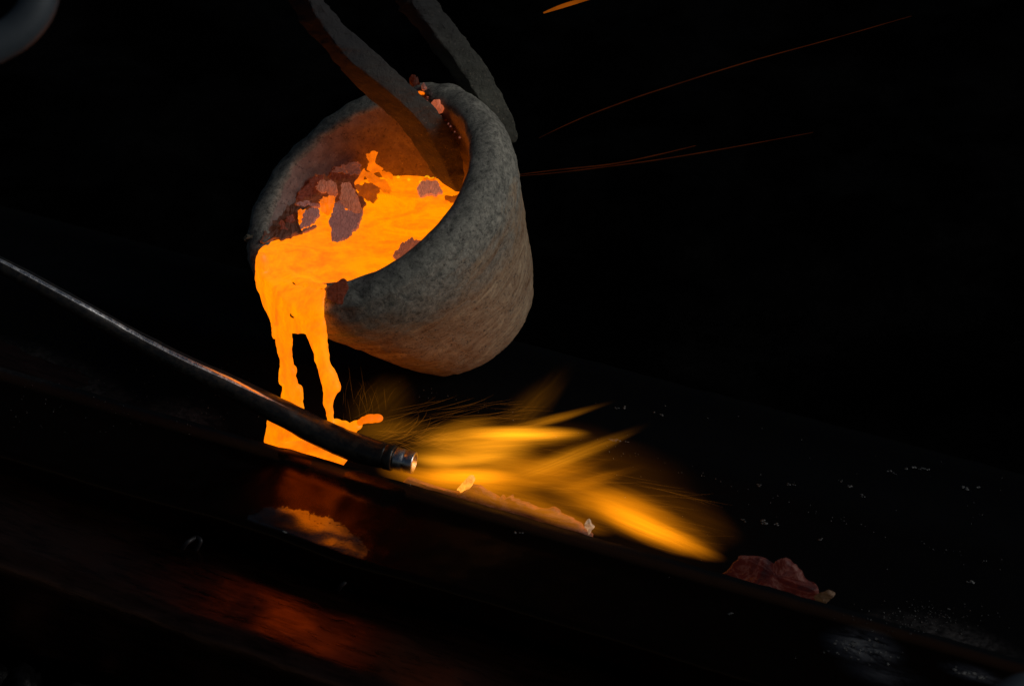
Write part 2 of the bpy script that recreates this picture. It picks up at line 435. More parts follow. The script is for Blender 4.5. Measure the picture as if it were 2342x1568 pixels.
for k in range(180):
    a = 2 * math.pi * k / 180; dr = Vector((math.cos(a), math.sin(a), 0)); q = 0
    while q < .2:
        s_, x_, y_ = to_local(cen + dr * q); rr = math.hypot(x_, y_) / S
        uu, vv = px(cen + dr * q)
        if uu < float(np.interp(vv, [540, 546, 552, 570, 600, 660], [650, 634, 612, 592, 585, 588])): break
        if s_ > 3:
            if rr > r_in(s_) + 6: break
        elif rr > RIN + 46: break
        q += .0005
    edge.append(cen + dr * q)
top = [bm.verts.new(p) for p in edge]; bot = [bm.verts.new(p - Vector((0, 0, .0035))) for p in edge]
bm.faces.new(top); bm.faces.new(list(reversed(bot)))
for k in range(180): bm.faces.new((top[k], bot[k], bot[(k + 1) % 180], top[(k + 1) % 180]))
def yf(u, v):
    y = max(ylin(u), zplane_y(u, v)); h, _ = hit(BV_CR, u, v)
    if h is not None and v > 630 and h.z < ZM + .02: y = min(y, h.y - .0035)
    return y
def yleg(uc):
    y0 = ylin(uc)
    def f(u, v):
        k = min(1, max(0, (v - 735) / 60)); return ylin(u) * (1 - k) + y0 * k
    return f
upper = [(556, 622, 690), (575, 596, 725), (600, 584, 742), (625, 583, 750), (655, 586, 748), (690, 600, 743), (720, 613, 742), (742, 620, 743), (752, 622, 745)]
loft(bm, interp_st(upper), yf, lambda hw, v: min(hw * .5, .005))
legL = [(735, 619, 678), (748, 622, 671), (770, 629, 669), (800, 634, 669), (830, 640, 672), (850, 637, 673), (868, 640, 678), (885, 645, 683), (905, 643, 688), (930, 639, 697), (955, 614, 702), (985, 608, 712), (1015, 604, 722), (1050, 600, 730)]
loft(bm, interp_st(legL), yleg(650), lambda hw, v: min(hw * .75, .0055))
legR = [(735, 680, 744), (748, 690, 746), (770, 702, 749), (800, 715, 752), (830, 722, 757), (850, 728, 768), (868, 734, 776), (885, 737, 778), (900, 738, 770), (925, 740, 762), (945, 745, 763), (968, 747, 766)]
loft(bm, interp_st(legR), yleg(725), lambda hw, v: min(hw * .75, .0055))
# side lobes on the stream
def SY(u, v, dy=0):
    y = ylin(u) if v < 740 else (ylin(650) if u < 700 else ylin(725))
    return on_plane(u, v, Vector((0, y + dy, 0)), Vector((0, 1, 0)))
for (u, v, ru, rv) in [(627, 757, 7, 20), (644, 862, 8, 22), (768, 882, 12, 17), (686, 900, 9, 24), (672, 850, 6, 14), (600, 600, 16, 26), (594, 625, 10, 26)]:
    ball(bm, SY(u, v), ru * S, .004, rv * S)
# rounded mass turning over the lip
for (u, v, ru, rv) in [(648, 575, 44, 28), (690, 590, 50, 30), (640, 600, 50, 34), (700, 625, 46, 34), (618, 585, 30, 28)]:
    p = on_plane(u, v, Vector((0, 0, ZM - .0035)), Vector((0, 0, 1)))
    ball(bm, p, ru * S, .008, .0050)
# splash on the tube and its thrown drop
for (u, v, ru, rv, dy) in [(768, 968, 18, 8, 0), (785, 974, 18, 11, -.002), (802, 980, 18, 14, -.004), (815, 972, 14, 9, -.004)]:
    ball(bm, SY(u, v, dy), ru * S, .004, rv * S)
me = bpy.data.meshes.new('molten_metal'); bm.normal_update(); bm.to_mesh(me); bm.free(); me.materials.append(M_MELT)
molten = bpy.data.objects.new('molten_metal', me); col.objects.link(molten)
mod = molten.modifiers.new('r', 'REMESH'); mod.mode = 'VOXEL'; mod.voxel_size = .0009; mod.use_smooth_shade = True
bpy.context.view_layer.update()
me2 = bpy.data.meshes.new_from_object(molten.evaluated_get(bpy.context.evaluated_depsgraph_get()))
molten.modifiers.clear(); molten.data = me2; me2.name = 'molten_metal'
for v in me2.vertices:
    k = v.co; f = fbm(k, 120, 4)
    if k.z < ZM - .003: v.co += Vector((f * .0007, f * .0006, 0))
    else: v.co.z += fbm(k, 60, 4) * .0004
at = me2.attributes.new('heat', 'FLOAT', 'POINT'); hv = []
for v in me2.vertices:
    p = v.co; h_ = .65 + .5 * fbm(p, 28, 3)
    if p.z > ZM - .002:
        s_, x_, y_ = to_local(p); gap = r_in(max(0, s_)) - math.hypot(x_, y_) / S
        if s_ > 6: h_ -= .75 * max(0, 1 - max(0, gap) / 26)              # cooler skin against the wall
        u_, v_ = px(p)
        if 700 < u_ < 960 and v_ > 560: h_ -= .45 * max(0, min(1, (v_ - 575) / 50))
    else:
        u_, v_ = px(p)
        l_ = float(np.interp(v_, [560, 600, 655, 690, 720, 745], [592, 584, 586, 600, 613, 621]))
        if v_ < 745: h_ -= .8 * max(0, 1 - abs(u_ - l_) / 22) + .55 * max(0, 1 - abs(u_ - 745) / 24)
    hv.append(h_)
at.data.foreach_set('value', hv)
if not me2.materials: me2.materials.append(M_MELT)
me2.polygons.foreach_set('use_smooth', [True] * len(me2.polygons))
recentre(molten, LIP)
tag(molten, 'glowing orange molten metal pooled in the crucible and falling in two legs', 'molten metal')
print('molten faces', len(me2.polygons))

# metal already in the trough
def blob_sheet(name, outline, mat, th=.003, jag=.0006, parent=None, smooth=True, bump=.0008, broken=False):
    """outline: list of 3D points, roughly planar -> thick slab with rounded uneven top and edges"""
    pts = [Vector(p) for p in outline]
    c = sum(pts, Vector()) / len(pts); nrm = Vector()
    for a, b in zip(pts, pts[1:] + pts[:1]): nrm += (a - c).cross(b - c)
    nrm.normalize()
    if nrm.dot(EYE - c) < 0: nrm = -nrm
    if broken:
        cl = [a.lerp(b, i / 6) for a, b in zip(pts, pts[1:] + pts[:1]) for i in range(6)]
    else:
        cl = [Vector(x) for x in catmull([tuple(p) for p in pts] + [tuple(pts[0])], 4)][:-1]
    tilt_ax = Vector((noise.noise(c * 300), noise.noise(c * 300 + Vector((5, 0, 0))), noise.noise(c * 300 + Vector((0, 5, 0)))))
    cl = [p + (p - c).normalized() * (noise.noise(p * 420) * 1.6 + noise.noise(p * 1300) * .9 * broken) * jag for p in cl]
    bm = bmesh.new(); rings = []
    fr = [(1.0, -th), (1.0, 0), (.96, th * .35)] + [(x, th * .35 + th * .35 * (1 - x)) for x in (.85, .7, .5, .3, .12)]
    for (f_, h) in fr:
        row = []
        for p in cl:
            q = c + (p - c) * f_ + nrm * h
            if h > 0: q += nrm * ((fbm(q, 130, 4) + .6 * fbm(Vector((q.x * 3, q.y * .6, q.z * .6)), 260, 3)) * bump)
            row.append(bm.verts.new(q))
        rings.append(row)
    n = len(cl)
    for a, b in zip(rings, rings[1:]):
        for k in range(n): bm.faces.new((a[k], a[(k + 1) % n], b[(k + 1) % n], b[k]))
    cv = bm.verts.new(c + nrm * th * .7)
    for k in range(n): bm.faces.new((rings[-1][k], rings[-1][(k + 1) % n], cv))
    bmesh.ops.triangulate(bm, faces=[bm.faces.new(list(reversed(rings[0])))])
    o = mesh_obj(name, bm, mat, None, smooth)
    if broken: crisp(o, 38)
    at = o.data.attributes.new('rim', 'FLOAT', 'POINT'); nv = len(cl)
    at.data.foreach_set('value', [1.0 if i < 2 * nv else (.55 if i < 3 * nv else 0.0) for i in range(len(o.data.vertices))])
    recentre(o)
    if parent: adopt(o, parent)
    return o

M_POOL = mat_glow('hot_pool', (1.0, .18, .001), 1.8, noise_amt=.75, sc=38)
def pool_outline(s0, s1, n0, n1, z, k=14):
    out = []
    for i in range(k): out.append(TR(s0 + (s1 - s0) * i / (k - 1), n0 + .001 * math.sin(i * 2.1), z))
    for i in range(k): out.append(TR(s1 - (s1 - s0) * i / (k - 1), n1 + .002 * math.sin(i * 1.7 + 1), z))
    return out
pool = blob_sheet('metal_pool', pool_outline(-.012, .027, .004, .026, -.012), M_POOL, th=.0035, bump=.001)
tag(pool, 'bright orange metal gathering in the black mould where the stream lands', 'molten metal')
M_CRUST = mat_char('cooling_metal_skin', (.17, .10, .085), (.035, .009, .004), 1.0, 200, (1, 1, 3), .2)
crust_px = [(930, 1092), (985, 1112), (1020, 1122), (1046, 1127), (1062, 1119), (1085, 1110), (1108, 1122), (1130, 1134), (1165, 1138), (1200, 1152), (1240, 1166), (1262, 1162), (1290, 1180), (1318, 1194), (1338, 1212), (1350, 1228), (1345, 1255), (1250, 1240), (1150, 1210), (1050, 1175), (985, 1150), (920, 1118)]
crust = blob_sheet('cooling_metal', [TP(u, v, .010 + .0002 * (v - 1092 - (u - 930) * .31 < 20) * 20) for u, v in crust_px], M_CRUST, th=.003, bump=.0035, jag=.0015)
tag(crust, 'pinkish crusted strip of cooling metal under the flames along the near mould edge', 'cooling metal')
fl = [(1046, 1118), (1058, 1104), (1066, 1094), (1076, 1089), (1084, 1097), (1080, 1108), (1068, 1118), (1056, 1124)]
o = blob_sheet('metal_fin', [TP(u, v, .010) for u, v in fl], mat_glow('bright_fin', (1.0, .36, .04), 1.25, (.4, .22, .12), .6, 400), th=.0015, bump=.0015)
tag(o, 'small upright glowing fin of metal at the left end of the pinkish crust', 'metal scrap')
fl = [(1338, 1196), (1346, 1188), (1352, 1198), (1357, 1206), (1352, 1215), (1347, 1220), (1341, 1208)]
o = blob_sheet('metal_fin', [TP(u, v, .006) for u, v in fl], mat_glow('pale_fin', (.55, .33, .18), .6, (.4, .33, .27), .9, 500), th=.001, bump=.0015)
tag(o, 'tiny pale bright tip of metal where the pinkish crust ends at the mould edge', 'metal scrap')
# dull red sheet frozen at the right
M_RED = NT('dull_red_metal')
vn = M_RED.noise(35, 5, .6, M_RED.mapping((1, 1, 1)), 1.5); vn2 = M_RED.noise(240, 5, .7)
cc = M_RED.ramp(vn, [(.3, (.03, .02, .022)), (.5, (.075, .018, .014)), (.52, (.12, .05, .04)), (.55, (.075, .018, .014)), (.7, (.04, .025, .025))])
M_RED.set(Base_Color=cc, Roughness=.6, Emission_Color=M_RED.ramp(vn, [(.34, (.03, .012, .016)), (.5, (.13, .016, .010)), (.52, (.19, .055, .04)), (.55, (.12, .016, .010)), (.72, (.035, .012, .012))]), Emission_Strength=.12)
M_RED.bump(M_RED.math('ADD', vn, vn2), .8, .002)
redc = [crop7(*p) for p in [(230, 880), (310, 820), (380, 745), (450, 745), (520, 752), (590, 792), (625, 768), (665, 755), (715, 790), (760, 840), (800, 895), (845, 915), (870, 950), (872, 990), (850, 1030), (700, 1040), (450, 960)]]
red = blob_sheet('cooled_metal', [TP(u, v, .018) if v < 1345 else TP(u, v, .010) for u, v in redc], M_RED.m, th=.003, bump=.0018)
tag(red, 'dull red lump of half cooled metal in the right end of the mould', 'cooling metal')
tabc = [crop7(*p) for p in [(850, 1000), (900, 985), (945, 970), (985, 992), (960, 1015), (925, 1045), (880, 1050)]]
o = blob_sheet('metal_chip', [TP(u, v, .008) for u, v in tabc], mat_char('dull_chip', (.16, .11, .08), (.05, .025, .01), .4, hot=0.), th=.002)
tag(o, 'small brownish chip right beside the dull red lump at the mould edge', 'metal scrap')

# splash and thrown drop beside the tube: separate drop
bm = bmesh.new()
for (u, v, ru, rv) in [(862, 956, 15, 9), (848, 957, 18, 10), (834, 960, 12, 6), (824, 965, 9, 3.5)]: ball(bm, SY(u, v, -.004), ru * S, .003, rv * S)
me = bpy.data.meshes.new('d'); bm.to_mesh(me); bm.free()
dro = bpy.data.objects.new('metal_drop', me); col.objects.link(dro); md = dro.modifiers.new('r', 'REMESH'); md.mode = 'VOXEL'; md.voxel_size = .0006; md.use_smooth_shade = True
bpy.context.view_layer.update()
me2 = bpy.data.meshes.new_from_object(dro.evaluated_get(bpy.context.evaluated_depsgraph_get())); dro.modifiers.clear(); dro.data = me2
me2.materials.clear(); me2.materials.append(mat_glow('drop_glow', (1.0, .165, .0), 1.15, (.05, .02, .01), noise_amt=.3, sc=150)); me2.polygons.foreach_set('use_smooth', [True] * len(me2.polygons))
recentre(dro); tag(dro, 'orange drop of metal flung right of the smaller stream leg', 'metal drop')

# ------------------------------------------------------------------ flakes of charcoal and dross
PAL = {
 'pink': mat_char('ashy_charcoal', (.28, .19, .18), (.15, .042, .024), .9, 420),
 'blush': mat_char('blush_charcoal', (.5, .32, .27), (.50, .15, .075), .9, 380, (5, 1, 1)),
 'grey': mat_char('grey_charcoal', (.27, .20, .20), (.21, .068, .050), .95, 420, (4, 1, 1)),
 'red': mat_char('red_hot_charcoal', (.18, .09, .08), (.12, .018, .006), .7, 420),
 'orange': mat_glow('orange_hot_charcoal', (1.0, .17, .001), 1.15, noise_amt=.5, sc=160),
 'amber': mat_glow('amber_hot_charcoal', (.45, .07, .001), .75, noise_amt=.5, sc=160),
 'pale': mat_char('pale_hot_charcoal', (.38, .25, .20), (.28, .072, .034), .95, 380, (5, 1, 1)),
 'salmon': mat_char('glowing_ember', (.40, .22, .17), (.62, .13, .05), .8, 380, (5, 1, 1)),
 'bead': mat_glow('yellow_bead', (1.0, .42, .003), 1.15, noise_amt=.4, sc=300),
 'crust': mat_char('brown_crust', (.14, .085, .07), (.05, .012, .004), .7, 200),
 'dross': mat_char('dark_dross', (.15, .085, .07), (.14, .028, .008), .8, 200),
 'dark': mat_char('dark_charcoal', (.05, .035, .03), (.2, .02, .0), .15),
}
def melt_pt(u, v): return on_plane(u, v, Vector((0, 0, ZM)), Vector((0, 0, 1)))
def flake(poly, conv, mat, label, lift=0., tilt=55, th=.0016, name='charcoal_chip', jag=.0011, bump=.0008, foot=None):
    """tilt: degrees from lying flat (0) to facing the camera (55 = square to the view)"""
    px = [conv(*p) for p in poly]
    cu = sum(p[0] for p in px) / len(px); vb = max(p[1] for p in px)
    base = melt_pt(cu, vb if foot is None else conv(0, foot)[1]) + Vector((0, 0, lift))
    nrm = Vector((0, -math.sin(R(tilt)), math.cos(R(tilt))))
    o = blob_sheet(name, [on_plane(u, v, base, nrm) for u, v in px], mat, th=th, jag=jag, bump=bump * 2.0, broken=True)
    tag(o, label, 'charcoal' if name == 'charcoal_chip' else 'dross', 'charcoal chips floating on the melt' if name == 'charcoal_chip' else None)
    return o
flake([(235,1300),(262,1282),(300,1262),(360,1276),(430,1250),(500,1224),(484,1190),(474,1150),(466,1090),(475,1058),(600,1050),(645,1000),(620,900),(500,880),(400,950),(320,1060),(250,1180),(200,1290)], crop1, PAL['crust'], 'dark brown crust along the left inner wall below the charcoal heap', .0012, 0, .0015, name='dross_crust', bump=.0012)
flake([(455,1012),(520,920),(600,830),(680,800),(740,770),(830,740),(900,745),(905,800),(890,870),(880,930),(930,990),(960,1020),(930,1070),(850,1050),(740,1010),(660,1000),(620,1035),(470,1050)], crop1, PAL['dross'], 'dark glowing bed of dross under the charcoal heap at the back of the crucible', .0005, 14, .002, name='dross_bed', bump=.002)
flake([(705,775),(730,758),(760,762),(800,740),(850,728),(900,728),(925,752),(915,790),(880,815),(850,830),(760,805),(715,800)], crop1, PAL['pink'], 'knobbly pinkish chip topmost on the charcoal heap in the crucible', .010, 55, .003, bump=.003, foot=900)
flake([(685,835),(700,800),(740,800),(790,805),(830,815),(850,850),(850,900),(820,930),(780,940),(720,900)], crop1, PAL['red'], 'reddish blocky chip just under the knobbly topmost chip', .004, 52, .003, bump=.002, foot=930)
flake([(460,985),(490,935),(530,885),(570,835),(600,812),(640,822),(662,850),(655,890),(610,950),(560,990),(490,1010)], crop1, PAL['red'], 'slanting dark red slab at the left edge of the charcoal heap', .004, 50, .0025, foot=1010)
flake([(598,905),(615,875),(650,862),(690,860),(720,872),(745,900),(750,950),(710,975),(660,950),(620,945)], crop1, PAL['pale'], 'rounded pale chip between the slanting slab and the upright plate', .006, 52, .003, bump=.0015, foot=1020)
flake([(622,995),(650,975),(690,965),(725,985),(737,1030),(720,1070),(690,1095),(650,1095),(632,1050)], crop1, PAL['orange'], 'glowing orange lump below the rounded pale chip', .003, 55, .003, bump=.001, foot=1100)
flake([(740,930),(790,900),(860,880),(900,900),(880,960),(800,990),(750,985)], crop1, PAL['red'], 'dark red chip tucked behind the upright plate', .001, 50, .002, foot=990)
flake([(735,1020),(775,1000),(800,1050),(860,1085),(925,1105),(905,1160),(880,1205),(850,1245),(800,1280),(750,1298),(712,1290),(703,1255),(712,1200),(700,1150),(712,1110),(725,1070)], crop1, PAL['grey'], 'large grey tongue shaped chip lowest in the heap with a slit across it', 0, 12, .0016, bump=.0006)
flake([(783,895),(805,880),(850,888),(875,930),(900,990),(935,1090),(915,1100),(860,1085),(800,1055),(770,1000),(775,940)], crop1, PAL['pale'], 'upright pale brown plate standing on the large grey tongue chip', .003, 55, .003, bump=.0006, foot=1120)
flake([(740,1172),(780,1168),(825,1172),(822,1180),(780,1182),(745,1180)], crop1, PAL['orange'], 'thin orange slit of light on the large grey tongue chip', .0028, 12, .0006)
flake([(462,1025),(480,1012),(530,1010),(590,1022),(642,1036),(600,1050),(540,1047),(485,1045)], crop1, PAL['grey'], 'thin pale blade lying level at the left of the heap', .004, 30, .0015)
flake([(500,1130),(520,1085),(545,1058),(575,1048),(605,1065),(612,1090),(598,1140),(560,1175),(520,1195),(482,1200),(490,1160)], crop1, PAL['grey'], 'leaf shaped grey chip below the thin pale blade', .002, 35, .0015)
flake([(488,1218),(540,1200),(602,1178),(575,1205),(540,1222),(500,1226)], crop1, PAL['pink'], 'sliver of charcoal under the leaf shaped grey chip', .001, 15, .001)
flake([(470,1100),(490,1072),(522,1068),(524,1085),(505,1110),(492,1150),(478,1160)], crop1, PAL['orange'], 'yellow orange glow patch left of the leaf shaped grey chip', .001, 45, .001)
flake([(868,895),(880,855),(905,820),(945,772),(948,800),(940,840),(910,885),(885,910)], crop1, PAL['orange'], 'narrow glowing plate leaning up right of the topmost chip', .008, 55, .0015, foot=950)
flake([(882,905),(900,885),(950,878),(1010,888),(1052,912),(1040,960),(1025,1000),(1000,1018),(960,1000),(925,975),(895,940)], crop1, PAL['amber'], 'dark amber block right of the upright plate', .003, 50, .003, foot=1010)
flake([(945,790),(990,800),(1050,838),(1115,865),(1130,910),(1125,960),(1070,940),(1010,890),(960,850)], crop1, PAL['orange'], 'broad glowing orange plate slanting down above the amber block', .006, 55, .002, foot=960)
flake([(962,700),(955,675),(985,650),(1010,646),(1038,660),(1025,695),(1018,720),(1030,755),(1072,768),(1050,790),(1075,800),(1040,800),(990,795),(960,780),(975,745),(978,720)], crop1, PAL['orange'], 'small forked orange tongue rising highest behind the heap', .012, 56, .0015, jag=.0008, foot=930)
flake([(1050,800),(1080,785),(1120,800),(1155,835),(1150,855),(1100,845),(1060,825)], crop1, PAL['orange'], 'orange scrap at the far edge of the melt beside the forked tongue', .002, 55, .0015, foot=900)
flake([(1325,900),(1340,870),(1380,862),(1440,866),(1480,890),(1500,925),(1498,950),(1420,965),(1335,980)], crop1, PAL['blush'], 'pinkish square chip in the melt left of the tongs tip', .002, 35, .002)
flake([(1345,880),(1370,850),(1390,835),(1415,850),(1440,840),(1450,860),(1400,872),(1360,880)], crop1, PAL['orange'], 'bright lump on the far side of the pinkish square chip', .004, 55, .002, foot=930)
for q_, (x_, y_, r_) in enumerate([(1390, 845, 24), (1435, 848, 14), (1345, 868, 14), (1185, 835, 13), (1260, 852, 12)]):
    u_, v_ = crop1(x_, y_); bm = bmesh.new(); c_ = melt_pt(u_, crop1(0, 900)[1]); r_w = r_ / 2.851 * .9148 * S
    nrm_ = Vector((0, -math.sin(R(55)), math.cos(R(55)))); ball(bm, on_plane(u_, v_, c_, nrm_), r_w, r_w * .8, r_w, 18)
    for v in bm.verts: v.co += v.co.normalized() * fbm(v.co, 400, 3) * .0004
    o = recentre(mesh_obj('molten_bead', bm, PAL['bead']))
    tag(o, ['largest yellow bead of metal bubbling at the far edge left of the tongs tip', 'small bead just right of the largest yellow bead', 'small bead just left of the largest yellow bead', 'lone orange bead at the far edge nearest the forked tongue', 'orange bead midway along the far edge of the melt'][q_], 'metal bead', 'beads of metal along the far edge of the melt')
flake([(1510,965),(1560,970),(1620,955),(1625,985),(1600,1020),(1560,1010),(1520,995)], crop1, PAL['amber'], 'amber crumbs between the tongs tip and the right wall', .001, 30, .0012, jag=.001)
flake([(1150,1420),(1165,1370),(1190,1335),(1200,1308),(1250,1288),(1300,1282),(1345,1286),(1405,1300),(1420,1330),(1330,1390),(1215,1432),(1180,1425)], crop1, PAL['pale'], 'ragged pinkish lump against the near right wall of the crucible', .001, 30, .002, jag=.001, bump=.0015)
flake([(335,1160),(345,1145),(362,1155),(385,1195),(400,1222),(385,1232),(360,1210),(345,1190)], crop1, PAL['red'], 'small thin splinter on the left inner wall', .002, 60, .001)
flake([(375,1140),(395,1110),(425,1108),(442,1135),(435,1168),(410,1178),(385,1165)], crop1, PAL['red'], 'small round pebble chip beside the splinter on the left wall', .002, 50, .003)
sp_ = [(657, 714), (662, 713), (668, 716), (671, 721), (672, 726), (667, 723), (661, 718)]
o = blob_sheet('slag_fleck', [SY(u, v, -.0058) for u, v in sp_], mat_char('slag', (.03, .015, .01), (.10, .02, .0), .5), th=.0006, bump=.0003)
tag(o, 'tiny dark fleck of slag caught in the falling metal above the fork', 'slag')
# dark red cooling tongue on the outside of the lip
def c2(x, y): return ((600 + x / 2.614) * .9148, (600 + y / 2.614) * .9148)
def on_wall(poly, conv, mat, label, name, cat, th=.0015, off=.001, group=None, bump=.0008):
    px = [conv(*p) for p in poly]; cu = sum(p[0] for p in px) / len(px); cv = sum(p[1] for p in px) / len(px)
    h, nn = hit(BV_CR, cu, cv)
    if h is None: return None
    nn = nn if nn.dot(EYE - h) > 0 else -nn
    nn = (nn + .6 * (EYE - h).normalized()).normalized()
    o = blob_sheet(name, [on_plane(u, v, h + nn * off, nn) for u, v in px], mat, th=th, bump=bump, broken=True)
    return tag(o, label, cat, group)
on_wall([(565,320),(600,292),(640,262),(670,250),(700,275),(708,320),(695,385),(670,415),(645,425),(610,405),(575,380)], c2, mat_char('cooling_drip', (.10, .035, .025), (.16, .025, .008), .35, hot=0.), 'dark red drip cooling on the outer wall right of the stream', 'metal_drip', 'metal drip')
E6 = 'embers lodged on the crucible rim'
on_wall([(1213,578),(1230,558),(1272,560),(1268,575),(1245,582),(1235,602)], crop6, PAL['salmon'], 'glowing ember highest on the rim beside the tongs', 'ember', 'ember', group=E6)
on_wall([(1236,590),(1252,566),(1278,562),(1305,590),(1318,620),(1330,655),(1300,660),(1265,630)], crop6, PAL['dark'], 'black charcoal lump on the rim between two glowing embers', 'charcoal_chip', 'charcoal', th=.003, off=.002, bump=.002)
on_wall([(1310,605),(1322,596),(1346,600),(1350,612),(1325,618)], crop6, PAL['orange'], 'tiny bright orange ember just right of the black lump', 'ember', 'ember', off=.003, group=E6)
on_wall([(1325,622),(1345,612),(1365,640),(1355,658),(1332,650)], crop6, PAL['pink'], 'small ashy pink chip under the tiny bright orange ember', 'charcoal_chip', 'charcoal', off=.003)
on_wall([(1304,672),(1325,666),(1348,678),(1340,686),(1315,684)], crop6, PAL['orange'], 'thin orange sliver at the tongs edge below the pink chip', 'ember', 'ember', off=.003, group=E6)
on_wall([(1350,665),(1385,660),(1410,685),(1400,705),(1370,700)], crop6, mat_char('rim_crumb', (.12, .08, .075)), 'dull brown crumb on the rim between sliver and pink ember', 'charcoal_chip', 'charcoal', off=.002)
on_wall([(1403,752),(1415,738),(1435,740),(1448,726),(1458,745),(1460,765),(1490,780),(1488,800),(1465,833),(1440,812),(1415,790)], crop6, PAL['salmon'], 'largest salmon pink ember on the rim right of the tongs', 'ember', 'ember', off=.003, group=E6)
on_wall([(1550,590),(1560,572),(1580,575),(1590,600),(1570,612)], crop6, mat_char('grey_crumb', (.16, .16, .15)), 'grey crumb on the outer rim in front of the far tongs jaw', 'charcoal_chip', 'charcoal', off=.001, th=.003)
on_wall([(88,1272),(110,1248),(150,1246),(160,1256),(140,1278),(95,1286)], crop1, mat_char('rim_nub', (.20, .18, .13)), 'pale nub sticking out from the left edge of the crucible rim', 'clay_nub', 'clay nub', off=.001, th=.003)
# loose crumbs along the gap
for i in range(26):
    t = random.random(); x = 1350 + 260 * t + random.uniform(-18, 18); y = 690 + 330 * t + random.uniform(-14, 14)
    if 1395 < x < 1500 and 720 < y < 840: continue
    r_ = random.uniform(4, 9); k = random.choice(['dark', 'dark', 'grey'])
    pts = [(x + math.cos(a) * r_ * random.uniform(.6, 1.1), y + math.sin(a) * r_ * random.uniform(.6, 1.1)) for a in [j * 1.05 for j in range(6)]]
    on_wall(pts, crop6, PAL[k], 'tiny dark crumb of charcoal in the gap between tongs and crucible wall', 'charcoal_crumb', 'charcoal', th=.001, off=.0008, group='crumbs in the gap beside the tongs')

# ------------------------------------------------------------------ tongs
def edge_fn(pts):
    """smooth u(v) through traced (u, v) points"""
    vs_ = [p[1] for p in pts]; us = [p[0] for p in pts]; g = np.linspace(vs_[0], vs_[-1], 400)
    y = np.interp(g, vs_, us); k = np.ones(17) / 17
    yp = np.concatenate([y[0] + (y[1] - y[0]) * np.arange(-8, 0), y, y[-1] + (y[-1] - y[-2]) * np.arange(1, 9)])
    y = np.convolve(yp, k, 'valid')
    return lambda v: float(np.interp(v, g, y))
def jaw(U_, K_, L_, depth, bulge, v0, v1, mat, name, parent):
    fu, fk, fl = edge_fn(U_), edge_fn(K_), edge_fn(L_)
    bm = bmesh.new(); rows = []; n_ = 220
    for i in range(n_ + 1):
        v = v0 + (v1 - v0) * i / n_; d = float(np.interp(v, *zip(*depth))); bl = float(np.interp(v, *zip(*bulge)))
        U = P(fu(v), v, d); K = P(fk(v), v, d + bl); L = P(fl(v), v, d - bl * 1.3); H = U + L - K - BACK * .004
        cs = [U, K, L, H]; c = sum(cs, Vector()) / 4; row = []
        end = max(0, (i - n_ + 5) / 5)
        for q in range(4):
            a, b = cs[q], cs[(q + 1) % 4]
            for t in (.03, .12, .3, .5, .7, .88, .97):
                p = a.lerp(b, t)
                if t in (.03, .97): p = p.lerp(c, .03)
                sc_ = min(1, max(0, (150 - v) / 120)); f = fbm(p, 170, 5) * (.0010 + .0008 * sc_) + fbm(p, 55, 4) * (.0006 + .0012 * sc_)
                p = p + (p - c).normalized() * f
                row.append(bm.verts.new(p.lerp(c, .35 * end * end)))
        rows.append(row)
    n = 28
    for a, b in zip(rows, rows[1:]):
        for k in range(n): bm.faces.new((a[k], a[(k + 1) % n], b[(k + 1) % n], b[k]))
    for row, rev in ((rows[0], False), (rows[-1], True)):
        c = bm.verts.new(sum((v.co for v in row), Vector()) / n)
        for k in range(n):
            f = (row[k], row[(k + 1) % n], c); bm.faces.new(f if not rev else f[::-1])
    o = crisp(mesh_obj(name, bm, mat))
    adopt(o, parent); return o
tongs = empty('tongs', P(985, 215, 0))
tag(tongs, 'heavy scaled iron tongs gripping the crucible wall from above', 'tongs')
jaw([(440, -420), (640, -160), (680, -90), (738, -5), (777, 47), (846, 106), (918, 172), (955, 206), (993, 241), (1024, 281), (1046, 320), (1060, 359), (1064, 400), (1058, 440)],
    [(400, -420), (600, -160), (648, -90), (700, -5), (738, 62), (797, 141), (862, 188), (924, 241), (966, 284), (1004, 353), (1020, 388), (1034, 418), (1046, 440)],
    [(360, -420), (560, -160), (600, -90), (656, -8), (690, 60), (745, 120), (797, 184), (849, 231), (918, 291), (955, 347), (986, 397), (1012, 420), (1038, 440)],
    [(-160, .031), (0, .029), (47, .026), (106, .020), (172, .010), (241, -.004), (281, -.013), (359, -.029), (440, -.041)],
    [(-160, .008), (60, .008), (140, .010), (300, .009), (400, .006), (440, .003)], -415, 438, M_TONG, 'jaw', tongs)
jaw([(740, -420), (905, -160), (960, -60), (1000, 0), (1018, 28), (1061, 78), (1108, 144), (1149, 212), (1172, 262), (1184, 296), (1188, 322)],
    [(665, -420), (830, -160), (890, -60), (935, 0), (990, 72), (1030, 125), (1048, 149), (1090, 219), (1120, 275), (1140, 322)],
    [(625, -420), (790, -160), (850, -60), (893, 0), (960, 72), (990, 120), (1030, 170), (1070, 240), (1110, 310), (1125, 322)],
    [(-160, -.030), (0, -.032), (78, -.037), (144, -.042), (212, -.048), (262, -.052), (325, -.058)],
    [(-160, .005), (200, .006), (325, .005)], -415, 326, M_TONG2, 'jaw', tongs)

